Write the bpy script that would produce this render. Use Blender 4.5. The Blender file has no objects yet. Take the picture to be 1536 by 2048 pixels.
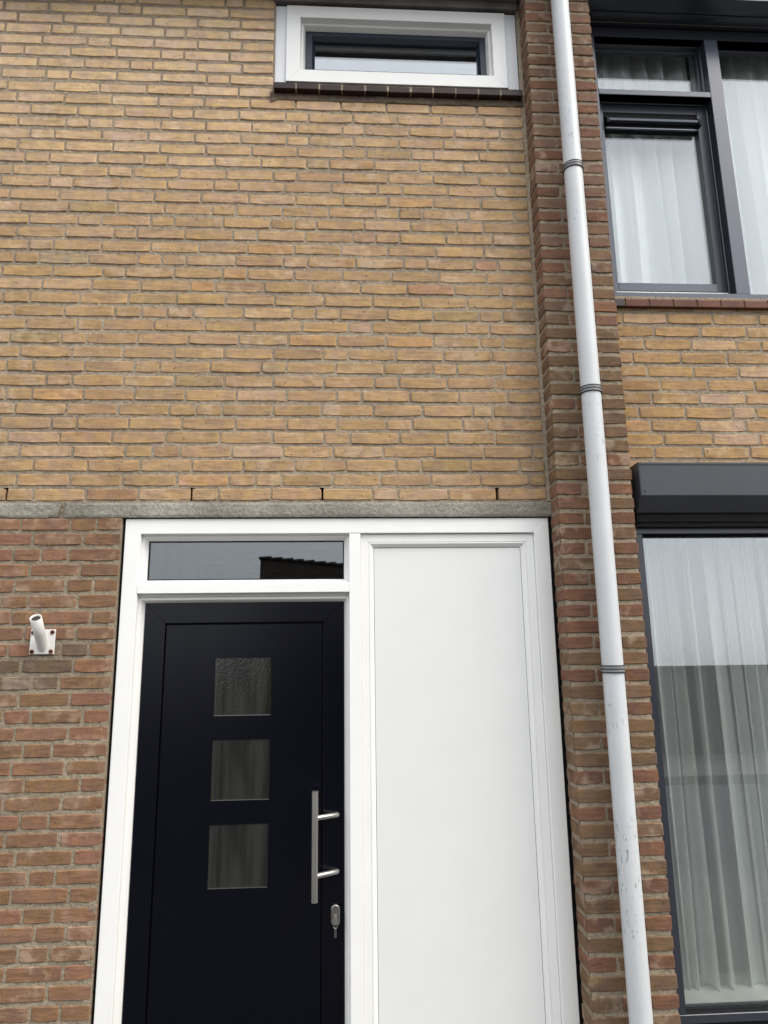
import bpy, bmesh, math, random
from mathutils import Vector, Matrix, noise

random.seed(11)
R = math.radians
scene = bpy.context.scene

# ---------------------------------------------------------------- camera
cam_data = bpy.data.cameras.new('camera')
cam_data.sensor_fit = 'HORIZONTAL'
cam_data.sensor_width = 36.0
cam_data.lens = 36.0 * 1376.47 / 1536.0
cam_data.clip_start = 0.05
cam_data.clip_end = 3000
cam = bpy.data.objects.new('camera', cam_data)
scene.collection.objects.link(cam)
ax_r = Vector((0.99846997, -0.05360667, -0.01356662))
ax_u = Vector((0.00227327, -0.20534193, 0.97868765))
ax_f = Vector((0.05524998, 0.97722107, 0.20490589))
CAM = Vector((0.0, -2.79041, -0.63058))
m = Matrix.Identity(4)
for i in range(3):
    m[i][0], m[i][1], m[i][2], m[i][3] = ax_r[i], ax_u[i], -ax_f[i], CAM[i]
cam.matrix_world = m
scene.camera = cam

# ---------------------------------------------------------------- world, sun, exposure
SUN_AZ, SUN_EL = 58.0, 46.0          # degrees to the right of the facade's normal / above the horizon
world = bpy.data.worlds.new('World')
scene.world = world
world.use_nodes = True
wn, wl = world.node_tree.nodes, world.node_tree.links
wn.clear()
w_out = wn.new('ShaderNodeOutputWorld')
w_bg = wn.new('ShaderNodeBackground')
w_sky = wn.new('ShaderNodeTexSky')
w_sky.sky_type = 'NISHITA'
w_sky.sun_disc = False
w_sky.sun_elevation = R(SUN_EL)
w_sky.sun_rotation = R(180.0 - SUN_AZ)
w_sky.air_density = 1.0
w_sky.dust_density = 3.0
w_sky.ozone_density = 1.0
w_hsv = wn.new('ShaderNodeHueSaturation')       # an overcast sky: nearly grey
w_hsv.inputs['Saturation'].default_value = 0.38
w_bg.inputs['Strength'].default_value = 0.15
wl.new(w_sky.outputs['Color'], w_hsv.inputs['Color'])
w_mix = wn.new('ShaderNodeMix')                 # an even cloud deck in front of the clear sky
w_mix.data_type = 'RGBA'
w_mix.inputs[0].default_value = 0.72
w_tc = wn.new('ShaderNodeTexCoord')             # overcast: brighter overhead than at the horizon
w_sep = wn.new('ShaderNodeSeparateXYZ')
w_el = wn.new('ShaderNodeMapRange')
w_el.inputs['From Min'].default_value, w_el.inputs['From Max'].default_value = 0.0, 1.0
w_el.inputs['To Min'].default_value, w_el.inputs['To Max'].default_value = 0.62, 1.62
w_deck = wn.new('ShaderNodeVectorMath')
w_deck.operation = 'SCALE'
w_deck.inputs[0].default_value = (7.4, 7.6, 7.95)
wl.new(w_tc.outputs['Generated'], w_sep.inputs[0])
wl.new(w_sep.outputs['Z'], w_el.inputs['Value'])
wl.new(w_el.outputs['Result'], w_deck.inputs['Scale'])
wl.new(w_deck.outputs[0], w_mix.inputs[7])
wl.new(w_hsv.outputs['Color'], w_mix.inputs[6])
wl.new(w_mix.outputs[2], w_bg.inputs['Color'])
wl.new(w_bg.outputs['Background'], w_out.inputs['Surface'])

sun_data = bpy.data.lights.new('sun', 'SUN')
sun_data.energy = 1.3
sun_data.angle = R(30)
sun_data.color = (1.0, 0.93, 0.83)
sun = bpy.data.objects.new('sun', sun_data)
scene.collection.objects.link(sun)
to_sun = Vector((math.sin(R(SUN_AZ)) * math.cos(R(SUN_EL)), -math.cos(R(SUN_AZ)) * math.cos(R(SUN_EL)), math.sin(R(SUN_EL))))
sun.rotation_euler = to_sun.to_track_quat('Z', 'Y').to_euler()

scene.render.resolution_x, scene.render.resolution_y = 768, 1024
scene.view_settings.view_transform = 'Standard'
scene.view_settings.look = 'None'
scene.view_settings.gamma = 1.0
scene.view_settings.use_curve_mapping = False
scene.view_settings.exposure = 0.74
scene.cycles.max_bounces = 5
scene.cycles.diffuse_bounces = 2
scene.cycles.glossy_bounces = 3
scene.cycles.transmission_bounces = 2
scene.cycles.transparent_max_bounces = 16

ZC = {-29.5: -1.8464, -28.5: -1.7839, -27.5: -1.7197, -26.5: -1.6585, -25.5: -1.5925, -24.5: -1.5319, -23.5: -1.4671, -22.5: -1.4056, -21.5: -1.3403,
-20.5: -1.2770, -19.5: -1.2155, -18.5: -1.1521, -17.5: -1.0875, -16.5: -1.0259, -15.5: -0.9640, -14.5: -0.9028, -13.5: -0.8400, -12.5: -0.7772, -11.5:
-0.7145, -10.5: -0.6510, -9.5: -0.5900, -8.5: -0.5270, -7.5: -0.4651, -6.5: -0.4027, -5.5: -0.3404, -4.5: -0.2785, -3.5: -0.2170, -2.5: -0.1546, -1.5:
-0.0933, -0.5: -0.0312, 0.5: 0.0296, 1.5: 0.0908, 2.5: 0.1528, 3.5: 0.2133, 4.5: 0.2736, 5.5: 0.3351, 6.5: 0.3972, 7.5: 0.4619, 8.5: 0.5251, 9.5:
0.5891, 10.5: 0.6538, 11.5: 0.7177, 12.5: 0.7812, 13.5: 0.8434, 14.5: 0.9057, 15.5: 0.9688, 16.5: 1.0306, 17.5: 1.0940, 18.5: 1.1564, 19.5: 1.2210,
20.5: 1.2836, 21.5: 1.3463, 22.5: 1.4063, 23.5: 1.4703, 24.5: 1.5302, 25.5: 1.5956, 26.5: 1.6575, 27.5: 1.7187, 28.5: 1.7821, 29.5: 1.8452, 30.5:
1.9091, 31.5: 1.9718, 32.5: 2.0387, 33.5: 2.1030, 34.5: 2.1663, 35.5: 2.2277, 36.5: 2.2899, 37.5: 2.3502, 38.5: 2.4134}
UP = {1: [-1.374, -1.269, -1.059, -0.848, -0.634, -0.524, -0.308, -0.098, 0.111, 0.219, 0.429, 0.637], 2: [-1.339, -1.128, -0.916, -0.696, -0.484,
-0.375, -0.265, -0.055, 0.146, 0.358, 0.568, 0.776], 3: [-1.276, -1.060, -0.848, -0.637, -0.427, -0.213, -0.001, 0.211, 0.318, 0.527, 0.739], 4:
[-1.339, -1.126, -0.913, -0.801, -0.689, -0.475, -0.263, -0.052, 0.159, 0.376, 0.587, 0.799], 5: [-1.391, -1.181, -0.970, -0.751, -0.528, -0.308,
-0.092, 0.017, 0.229, 0.434, 0.639], 6: [-1.427, -1.221, -1.116, -0.904, -0.688, -0.466, -0.249, -0.036, 0.173, 0.285, 0.500, 0.608, 0.821], 7:
[-1.373, -1.166, -0.953, -0.741, -0.631, -0.523, -0.309, -0.101, 0.117, 0.330, 0.546, 0.635], 8: [-1.416, -1.310, -1.101, -0.891, -0.678, -0.464,
-0.252, -0.039, 0.068, 0.278, 0.489, 0.700], 9: [-1.258, -1.151, -0.938, -0.725, -0.517, -0.310, -0.094, 0.123, 0.230, 0.441, 0.651], 10: [-1.426,
-1.316, -1.105, -0.897, -0.791, -0.579, -0.361, -0.255, -0.043, 0.167, 0.379, 0.486, 0.697], 11: [-1.376, -1.162, -0.950, -0.733, -0.522, -0.311,
-0.099, 0.011, 0.220, 0.428, 0.641], 12: [-1.423, -1.212, -1.104, -0.892, -0.677, -0.463, -0.248, -0.037, 0.177, 0.385, 0.591, 0.695], 13: [-1.364,
-1.150, -1.042, -0.825, -0.608, -0.398, -0.192, 0.013, 0.117, 0.324, 0.532, 0.637], 14: [-1.422, -1.209, -0.995, -0.884, -0.773, -0.662, -0.445,
-0.234, -0.132, -0.026, 0.184, 0.386, 0.594, 0.699], 15: [-1.470, -1.359, -1.148, -0.941, -0.736, -0.524, -0.310, -0.095, 0.119, 0.334, 0.544, 0.753],
16: [-1.312, -1.103, -0.892, -0.681, -0.571, -0.358, -0.146, 0.067, 0.275, 0.488, 0.700], 17: [-1.488, -1.273, -1.060, -0.961, -0.753, -0.541, -0.435,
-0.228, -0.015, 0.205, 0.420, 0.635], 18: [-1.335, -1.123, -0.913, -0.808, -0.703, -0.487, -0.277, -0.168, 0.046, 0.260, 0.366, 0.581, 0.692], 19:
[-1.386, -1.281, -1.073, -0.860, -0.650, -0.437, -0.230, -0.019, 0.192, 0.408, 0.628], 20: [-1.444, -1.234, -1.024, -0.922, -0.714, -0.503, -0.394,
-0.179, 0.033, 0.137, 0.246, 0.458, 0.672], 21: [-1.395, -1.186, -1.083, -0.867, -0.762, -0.547, -0.336, -0.230, -0.129, 0.085, 0.296, 0.509, 0.631],
22: [-1.439, -1.231, -1.017, -0.809, -0.601, -0.494, -0.283, -0.074, 0.137, 0.245, 0.352, 0.567, 0.780], 23: [-1.492, -1.277, -1.066, -0.858, -0.649,
-0.438, -0.226, -0.012, 0.197, 0.406, 0.625], 24: [-1.535, -1.324, -1.220, -1.014, -0.805, -0.595, -0.486, -0.277, -0.065, 0.149, 0.260, 0.476,
0.693], 25: [-1.490, -1.283, -1.071, -0.961, -0.754, -0.543, -0.330, -0.221, -0.011, 0.198, 0.407, 0.622], 26: [-1.441, -1.335, -1.122, -0.914,
-0.810, -0.597, -0.386, -0.177, -0.073, 0.134, 0.345, 0.551, 0.767], 27: [-1.479, -1.270, -1.056, -0.848, -0.638, -0.430, -0.220, -0.010, 0.097,
0.306, 0.411, 0.627], 28: [-1.430, -1.322, -1.113, -0.903, -0.692, -0.481, -0.271, -0.168, 0.039, 0.250, 0.460, 0.671], 29: [-1.488, -1.277, -1.173,
-1.064, -0.849, -0.644, -0.432, -0.226, -0.013, 0.090, 0.301, 0.516, 0.732], 30: [-1.440, -1.229, -1.017, -0.805, -0.703, -0.493, -0.278, -0.172,
0.037, 0.245, 0.454, 0.659], 31: [-1.506, -1.293, -1.080, -0.867, -0.656, -0.444, -0.232, -0.020, 0.195, 0.405, 0.628], 32: [-1.555, -1.344, -1.138,
-0.924, -0.714, -0.499], 33: [-1.590, -1.388, -1.278, -1.065, -0.859, -0.650, -0.543], 34: [-1.430, -1.218, -1.008, -0.902, -0.698, -0.487], 35:
[-1.498, -1.286, -1.074, -0.869, -0.761, -0.549], 36: [-1.421, -1.213, -1.106, -0.904, -0.700, -0.492], 37: [-1.595, -1.383, -1.275, -1.062, -0.857,
-0.758, -0.551], 38: [-1.543, -1.333, -1.124, -0.914, -0.704, -0.500], 39: [-1.612, -1.405, -1.191, -1.078, -0.971, -0.762, -0.556]}
LO = {1: [-1.304, -1.113, -1.006], 2: [-1.252, -1.057], 3: [-1.217, -1.108], 4: [-1.253, -1.060], 5: [-1.306, -1.108, -1.004], 6: [-1.250, -1.060], 7:
[-1.306, -1.202, -1.003], 8: [-1.255, -1.156, -1.056], 9: [-1.309, -1.209, -1.107, -1.003], 10: [-1.253, -1.056], 11: [-1.208, -1.105], 12: [-1.252,
-1.059], 13: [-1.304, -1.200, -1.007], 14: [-1.255, -1.058], 15: [-1.219, -1.112], 16: [-1.255, -1.058], 17: [-1.204, -0.998], 18: [-1.273, -1.062],
19: [-1.207, -1.103], 20: [-1.254, -1.060], 21: [-1.212, -1.004], 22: [-1.161, -1.063], 23: [-1.214, -1.010], 24: [-1.062], 25: [-1.120, -1.011], 26:
[-1.065], 27: [-1.211, -1.010], 28: [-1.061], 29: [-1.114, -1.011]}
RT = {4: [1.332, 1.546, 1.757], 5: [1.379, 1.598, 1.809], 6: [1.328, 1.540, 1.754], 7: [1.280, 1.488, 1.701], 8: [1.344, 1.559, 1.770], 9: [1.387,
1.604, 1.820], 10: [1.336, 1.546, 1.755], 11: [1.275, 1.493, 1.707], 12: [1.334, 1.549, 1.760, 1.873], 13: [1.384, 1.599, 1.813], 14: [1.245, 1.450,
1.661, 1.877]}

# ---------------------------------------------------------------- helpers
COL = scene.collection
WLOC = {}                                        # world location of every object made here


def lin(r, g, b, k=1.0):
    f = lambda c: ((c / 255.0) / 12.92 if c <= 10 else (((c / 255.0) + 0.055) / 1.055) ** 2.4)
    return (f(r) * k, f(g) * k, f(b) * k, 1.0)


def place(o, loc, parent):
    o.location = loc
    if parent is not None:
        o.parent = parent
        o.matrix_parent_inverse = Matrix.Translation(-WLOC[parent.name])
    WLOC[o.name] = Vector(loc)
    return o


def thing(name, label, cat, loc, group=None):
    o = bpy.data.objects.new(name, None)
    o.empty_display_size = 0.1
    COL.objects.link(o)
    o['label'] = label
    o['category'] = cat
    if group:
        o['group'] = group
    return place(o, Vector(loc), None)


def group_part(name, parent, loc):
    o = bpy.data.objects.new(name, None)
    o.empty_display_size = 0.05
    COL.objects.link(o)
    return place(o, Vector(loc), parent)


def mesh_of(name, verts, faces, mat, smooth=False):
    me = bpy.data.meshes.new(name)
    me.from_pydata([tuple(v) for v in verts], [], faces)
    me.validate()
    if smooth:
        me.polygons.foreach_set('use_smooth', [True] * len(me.polygons))
    if mat:
        me.materials.append(mat)
    me.update()
    return me


def put(name, me, parent, loc=(0, 0, 0)):
    o = bpy.data.objects.new(name, me)
    COL.objects.link(o)
    return place(o, Vector(loc), parent)


def bm_mesh(name, bm, mat, smooth=False):
    bmesh.ops.recalc_face_normals(bm, faces=bm.faces)
    me = bpy.data.meshes.new(name)
    bm.to_mesh(me)
    bm.free()
    if smooth:
        me.polygons.foreach_set('use_smooth', [True] * len(me.polygons))
    if mat:
        me.materials.append(mat)
    return me


def box(name, x0, x1, y0, y1, z0, z1, mat, parent, bevel=0.0015):
    """A bevelled block between world limits; its origin at its centre."""
    c = Vector(((x0 + x1) / 2, (y0 + y1) / 2, (z0 + z1) / 2))
    bm = bmesh.new()
    bmesh.ops.create_cube(bm, size=1.0)
    for v in bm.verts:
        v.co = Vector((v.co.x * (x1 - x0), v.co.y * (y1 - y0), v.co.z * (z1 - z0)))
    if bevel:
        bmesh.ops.bevel(bm, geom=bm.edges[:], offset=bevel, segments=1, affect='EDGES', profile=0.5)
    return put(name, bm_mesh(name, bm, mat), parent, c)


def prism_x(name, x0, x1, pts, mat, parent, bevel=0.0015):
    """A (y, z) outline pushed from x0 to x1."""
    bm = bmesh.new()
    a = [bm.verts.new((x0, y, z)) for y, z in pts]
    b = [bm.verts.new((x1, y, z)) for y, z in pts]
    bm.faces.new(a)
    bm.faces.new(b[::-1])
    n = len(pts)
    for i in range(n):
        bm.faces.new((a[i], b[i], b[(i + 1) % n], a[(i + 1) % n]))
    bmesh.ops.recalc_face_normals(bm, faces=bm.faces)
    if bevel:
        bmesh.ops.bevel(bm, geom=bm.edges[:], offset=bevel, segments=1, affect='EDGES', profile=0.5)
    return put(name, bm_mesh(name, bm, mat), parent)


def tube(name, pts, rad, mat, parent, seg=24, cap=True, hollow=0.0, round_end=False):
    """A round bar along a polyline."""
    bm = bmesh.new()
    rings = []
    pts = [Vector(p) for p in pts]
    rads = [rad] * len(pts)
    if round_end:
        d = (pts[-1] - pts[-2]).normalized()
        e = pts[-1]
        for k in range(1, 5):
            t = math.pi / 2 * k / 4.001
            pts.append(e + d * rad * math.sin(t))
            rads.append(rad * math.cos(t) + 1e-5)
    for i, p in enumerate(pts):
        d = (pts[min(i + 1, len(pts) - 1)] - pts[max(i - 1, 0)]).normalized()
        up = Vector((0, 0, 1)) if abs(d.z) < 0.9 else Vector((1, 0, 0))
        u = d.cross(up).normalized()
        v = d.cross(u).normalized()
        rings.append([bm.verts.new(p + (u * math.cos(2 * math.pi * k / seg) + v * math.sin(2 * math.pi * k / seg)) * rads[i]) for k in range(seg)])
    for a, b in zip(rings[:-1], rings[1:]):
        for k in range(seg):
            bm.faces.new((a[k], a[(k + 1) % seg], b[(k + 1) % seg], b[k]))
    if hollow:
        d = (pts[-1] - pts[-2]).normalized()
        e = rings[-1]
        inner = [bm.verts.new(pts[-1] + (v.co - pts[-1]) * (1 - hollow)) for v in e]
        deep = [bm.verts.new(v.co - d * 0.09) for v in inner]
        for k in range(seg):
            bm.faces.new((e[k], e[(k + 1) % seg], inner[(k + 1) % seg], inner[k]))
            bm.faces.new((inner[k], inner[(k + 1) % seg], deep[(k + 1) % seg], deep[k]))
        bm.faces.new(deep)
    elif cap:
        bm.faces.new([bm.verts.new(v.co) for v in rings[-1]])
    if cap:
        bm.faces.new([bm.verts.new(v.co) for v in rings[0][::-1]])
    me = bm_mesh(name, bm, mat)
    for p in me.polygons:
        p.use_smooth = len(p.vertices) == 4
    return put(name, me, parent)


def frame(rect, prof, mat, parent, names=('head_rail', 'bottom_rail', 'stile', 'stile'), gap=0.0003, sides='tblr'):
    """Four mitred rails round a rectangle; prof is a list of (inset, y) from the outer edge inwards."""
    x0, x1, z0, z1 = rect
    out = []
    for s, nm in zip('tblr', names):
        if s not in sides:
            continue
        verts, faces = [], []
        for d, y in prof:
            if s == 't':
                e = ((x0 + d + gap, y, z1 - d), (x1 - d - gap, y, z1 - d))
            elif s == 'b':
                e = ((x0 + d + gap, y, z0 + d), (x1 - d - gap, y, z0 + d))
            elif s == 'l':
                e = ((x0 + d, y, z0 + d + gap), (x0 + d, y, z1 - d - gap))
            else:
                e = ((x1 - d, y, z0 + d + gap), (x1 - d, y, z1 - d - gap))
            verts += list(e)
        n = len(prof)
        for i in range(n - 1):
            q = (2 * i, 2 * i + 1, 2 * i + 3, 2 * i + 2)
            faces.append(q if s in 'br' else q[::-1])
        out.append(put(nm, mesh_of(nm, verts, faces, mat), parent))
    return out


def sheet(name, x0, x1, z0, z1, y, mat, parent, thick=0.006):
    return box(name, x0, x1, y, y + thick, z0, z1, mat, parent, bevel=0)


# ---------------------------------------------------------------- materials
def nodes_of(name):
    mt = bpy.data.materials.new(name)
    mt.use_nodes = True
    nt = mt.node_tree
    return mt, nt.nodes, nt.links, nt.nodes['Principled BSDF'], nt.nodes['Material Output']


def nz(n, l, scale, detail=3.0, rough=0.55, vec=None):
    t = n.new('ShaderNodeTexNoise')
    t.inputs['Scale'].default_value = scale
    t.inputs['Detail'].default_value = detail
    t.inputs['Roughness'].default_value = rough
    if vec is not None:
        l.new(vec, t.inputs['Vector'])
    return t.outputs['Fac']


def ramp(n, l, fac, a, b, lo=0.0, hi=1.0):
    t = n.new('ShaderNodeMapRange')
    t.interpolation_type = 'SMOOTHSTEP'
    t.inputs['From Min'].default_value = a
    t.inputs['From Max'].default_value = b
    t.inputs['To Min'].default_value = lo
    t.inputs['To Max'].default_value = hi
    l.new(fac, t.inputs['Value'])
    return t.outputs['Result']


def mth(n, l, op, a, b=None):
    t = n.new('ShaderNodeMath')
    t.operation = op
    for i, v in enumerate((a, b)):
        if v is None:
            continue
        if isinstance(v, (int, float)):
            t.inputs[i].default_value = v
        else:
            l.new(v, t.inputs[i])
    return t.outputs[0]


def mix(n, l, fac, a, b, mode='MIX'):
    t = n.new('ShaderNodeMix')
    t.data_type = 'RGBA'
    t.blend_type = mode
    for sock, v in ((t.inputs[0], fac), (t.inputs[6], a), (t.inputs[7], b)):
        if isinstance(v, (int, float)):
            sock.default_value = v
        elif isinstance(v, tuple):
            sock.default_value = v
        else:
            l.new(v, sock)
    return t.outputs[2]


def bump(n, l, h, strength, dist, pb):
    t = n.new('ShaderNodeBump')
    t.inputs['Strength'].default_value = strength
    t.inputs['Distance'].default_value = dist
    l.new(h, t.inputs['Height'])
    l.new(t.outputs['Normal'], pb.inputs['Normal'])
    return t


def brick_material(name, joined=False):
    mt, n, l, pb, out = nodes_of(name)
    tc = n.new('ShaderNodeTexCoord')
    oi = n.new('ShaderNodeObjectInfo')
    if joined:
        at = n.new('ShaderNodeAttribute')
        at.attribute_name = 'brick_color'
        base, vec, rnd = at.outputs['Color'], tc.outputs['Object'], 0.5
    else:
        base, rnd = oi.outputs['Color'], oi.outputs['Random']
        va = n.new('ShaderNodeVectorMath')
        va.operation = 'ADD'
        cx = n.new('ShaderNodeCombineXYZ')
        off = mth(n, l, 'MULTIPLY', rnd, 53.0)
        for i in range(3):
            l.new(off, cx.inputs[i])
        l.new(tc.outputs['Object'], va.inputs[0])
        l.new(cx.outputs[0], va.inputs[1])
        vec = va.outputs[0]
    mp = n.new('ShaderNodeMapping')
    mp.inputs['Scale'].default_value = (12, 40, 70)
    l.new(vec, mp.inputs['Vector'])
    streak = nz(n, l, 1.0, 1, 0.6, mp.outputs[0])
    blot = nz(n, l, 24, 2, 0.6, vec)
    big = nz(n, l, 9, 1, 0.5, vec)
    fine = nz(n, l, 260, 0, 0.6, vec)
    ge = n.new('ShaderNodeNewGeometry')          # broad weathering that runs over the whole wall
    mw = n.new('ShaderNodeMapping')
    mw.inputs['Scale'].default_value = (2.6, 2.6, 1.3)
    l.new(ge.outputs['Position'], mw.inputs['Vector'])
    wth = nz(n, l, 1.0, 4, 0.65, mw.outputs[0])
    base = mix(n, l, ramp(n, l, wth, 0.5, 0.7, 0.0, 0.75), base, (0.80, 0.78, 0.76, 1), 'MULTIPLY')
    base = mix(n, l, ramp(n, l, wth, 0.5, 0.3, 0.0, 0.7), base, (1.10, 1.10, 1.12, 1), 'MULTIPLY')
    c = mix(n, l, ramp(n, l, blot, 0.3, 0.72), base, (1.24, 1.2, 1.1, 1), 'MULTIPLY')
    c = mix(n, l, ramp(n, l, streak, 0.45, 0.75, 0.0, 0.55), c, (0.74, 0.7, 0.68, 1), 'MULTIPLY')
    c = mix(n, l, 1.0, c, mix(n, l, ramp(n, l, nz(n, l, 16, 1, 0.5, vec), 0.36, 0.64), (1.03, 1.0, 0.90, 1), (0.99, 0.965, 1.05, 1)), 'MULTIPLY')
    # cream bloom on some bricks
    pale = mth(n, l, 'MULTIPLY', ramp(n, l, mth(n, l, 'ADD', mth(n, l, 'MULTIPLY', big, 0.6), mth(n, l, 'MULTIPLY', blot, 0.4)), 0.51, 0.64), 0.22)
    if not joined:
        pale = mth(n, l, 'MULTIPLY', pale, ramp(n, l, rnd, 0.35, 0.75))
    c = mix(n, l, pale, c, (0.60, 0.50, 0.40, 1))
    if not joined:
        sp = n.new('ShaderNodeSeparateXYZ')
        l.new(tc.outputs['Generated'], sp.inputs[0])
        ez = mth(n, l, 'ABSOLUTE', mth(n, l, 'SUBTRACT', sp.outputs['Z'], 0.5))
        ex = mth(n, l, 'ABSOLUTE', mth(n, l, 'SUBTRACT', sp.outputs['X'], 0.5))
        e = mth(n, l, 'MAXIMUM', ramp(n, l, ez, 0.33, 0.47), ramp(n, l, ex, 0.45, 0.49))
        e = mth(n, l, 'MULTIPLY', e, ramp(n, l, blot, 0.38, 0.6, 0.0, 0.5))
        c = mix(n, l, e, c, (1.28, 1.26, 1.2, 1), 'MULTIPLY')
    pits = ramp(n, l, nz(n, l, 95, 1, 0.5, vec), 0.69, 0.76)
    c = mix(n, l, mth(n, l, 'MULTIPLY', pits, 0.75), c, (0.06, 0.045, 0.035, 1))
    l.new(c, pb.inputs['Base Color'])
    pb.inputs['Roughness'].default_value = 0.92
    pb.inputs['Specular IOR Level'].default_value = 0.25
    h = mth(n, l, 'ADD', mth(n, l, 'MULTIPLY', blot, 1.2), mth(n, l, 'MULTIPLY', fine, 0.35))
    h = mth(n, l, 'ADD', h, streak)
    bump(n, l, h, 0.55, 0.004, pb)
    return mt


def mortar_material(name, a, b):
    mt, n, l, pb, out = nodes_of(name)
    tc = n.new('ShaderNodeTexCoord')
    v = tc.outputs['Object']
    big = nz(n, l, 2.2, 2, 0.6, v)
    gr = nz(n, l, 420, 0, 0.7, v)
    mid = nz(n, l, 60, 1, 0.6, v)
    c = mix(n, l, ramp(n, l, big, 0.35, 0.65), a, b)
    c = mix(n, l, ramp(n, l, mid, 0.35, 0.7, 0, 0.6), c, (0.72, 0.7, 0.68, 1), 'MULTIPLY')
    c = mix(n, l, ramp(n, l, gr, 0.35, 0.75, 0, 1), c, (1.35, 1.33, 1.3, 1), 'MULTIPLY')
    l.new(c, pb.inputs['Base Color'])
    pb.inputs['Roughness'].default_value = 0.97
    pb.inputs['Specular IOR Level'].default_value = 0.15
    bump(n, l, mth(n, l, 'ADD', gr, mth(n, l, 'MULTIPLY', mid, 2.0)), 0.9, 0.004, pb)
    return mt


def paint(name, col, rough=0.4, spec=0.5, var=0.06, bumpy=0.0, metal=0.0, dirt=None, bscale=150, rv=0.02, scuff=0.0):
    mt, n, l, pb, out = nodes_of(name)
    tc = n.new('ShaderNodeTexCoord')
    v = tc.outputs['Object']
    f = nz(n, l, 5.0, 4, 0.6, v)
    c = mix(n, l, ramp(n, l, f, 0.3, 0.7), tuple(x * (1 - var) for x in col[:3]) + (1,), tuple(min(1, x * (1 + var)) for x in col[:3]) + (1,))
    if dirt:
        d = ramp(n, l, nz(n, l, 90, 5, 0.75, v), 0.63, 0.74, 0, dirt)
        c = mix(n, l, d, c, (col[0] * 0.45, col[1] * 0.45, col[2] * 0.42, 1))
    if scuff:
        mp = n.new('ShaderNodeMapping')
        mp.inputs['Scale'].default_value = (90, 90, 26)
        l.new(v, mp.inputs['Vector'])
        a = ramp(n, l, nz(n, l, 1.0, 3, 0.7, mp.outputs[0]), 0.57, 0.69)
        b = ramp(n, l, nz(n, l, 2.3, 1, 0.5, v), 0.48, 0.64)
        c = mix(n, l, mth(n, l, 'MULTIPLY', mth(n, l, 'MULTIPLY', a, b), scuff), c, (0.16, 0.16, 0.16, 1))
    l.new(c, pb.inputs['Base Color'])
    l.new(ramp(n, l, nz(n, l, 14, 3, 0.6, v), 0.3, 0.7, max(0.02, rough - rv), rough + rv), pb.inputs['Roughness'])
    pb.inputs['Specular IOR Level'].default_value = spec
    pb.inputs['Metallic'].default_value = metal
    if bumpy:
        bump(n, l, nz(n, l, bscale, 3, 0.6, v), bumpy, 0.002, pb)
    return mt


def glass(name, ior, tint=(0.93, 0.96, 0.95, 1), rough=0.0, ripple=0.0, rscale=60, wave=0.0, frost=None):
    """Insulating glass: a Fresnel mirror over a clear, slightly green sheet."""
    mt, n, l, pb, out = nodes_of(name)
    n.remove(pb)
    fr = n.new('ShaderNodeFresnel')
    ge = n.new('ShaderNodeNewGeometry')          # the same mirror strength on both faces of the sheet
    l.new(ramp(n, l, ge.outputs['Backfacing'], 0.0, 1.0, ior, 1.0 / ior), fr.inputs['IOR'])
    gl = n.new('ShaderNodeBsdfGlossy')
    gl.inputs['Roughness'].default_value = rough
    gl.inputs['Color'].default_value = (0.93, 0.965, 1.0, 1)
    tr = n.new('ShaderNodeBsdfTransparent')
    tr.inputs['Color'].default_value = tint
    ms = n.new('ShaderNodeMixShader')
    if ripple or wave:
        tc = n.new('ShaderNodeTexCoord')
        bp = n.new('ShaderNodeBump')
        bp.inputs['Strength'].default_value = ripple or wave
        bp.inputs['Distance'].default_value = 0.003
        l.new(nz(n, l, rscale, 2, 0.5, tc.outputs['Object']), bp.inputs['Height'])
        l.new(bp.outputs['Normal'], gl.inputs['Normal'])
        l.new(bp.outputs['Normal'], fr.inputs['Normal'])
    l.new(fr.outputs['Fac'], ms.inputs['Fac'])
    if frost:
        df = n.new('ShaderNodeBsdfDiffuse')
        mp = n.new('ShaderNodeMapping')
        mp.inputs['Scale'].default_value = (22, 1, 2.2)
        tcf = n.new('ShaderNodeTexCoord')
        l.new(tcf.outputs['Object'], mp.inputs['Vector'])
        l.new(mix(n, l, ramp(n, l, nz(n, l, 1.0, 2, 0.6, mp.outputs[0]), 0.35, 0.65), tuple(x * 0.4 for x in frost[:3]) + (1,), frost), df.inputs['Color'])
        m2 = n.new('ShaderNodeMixShader')
        m2.inputs['Fac'].default_value = 0.65
        l.new(tr.outputs[0], m2.inputs[1])
        l.new(df.outputs[0], m2.inputs[2])
        l.new(m2.outputs[0], ms.inputs[1])
    else:
        l.new(tr.outputs[0], ms.inputs[1])
    l.new(gl.outputs[0], ms.inputs[2])
    l.new(ms.outputs[0], out.inputs['Surface'])
    return mt


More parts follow.
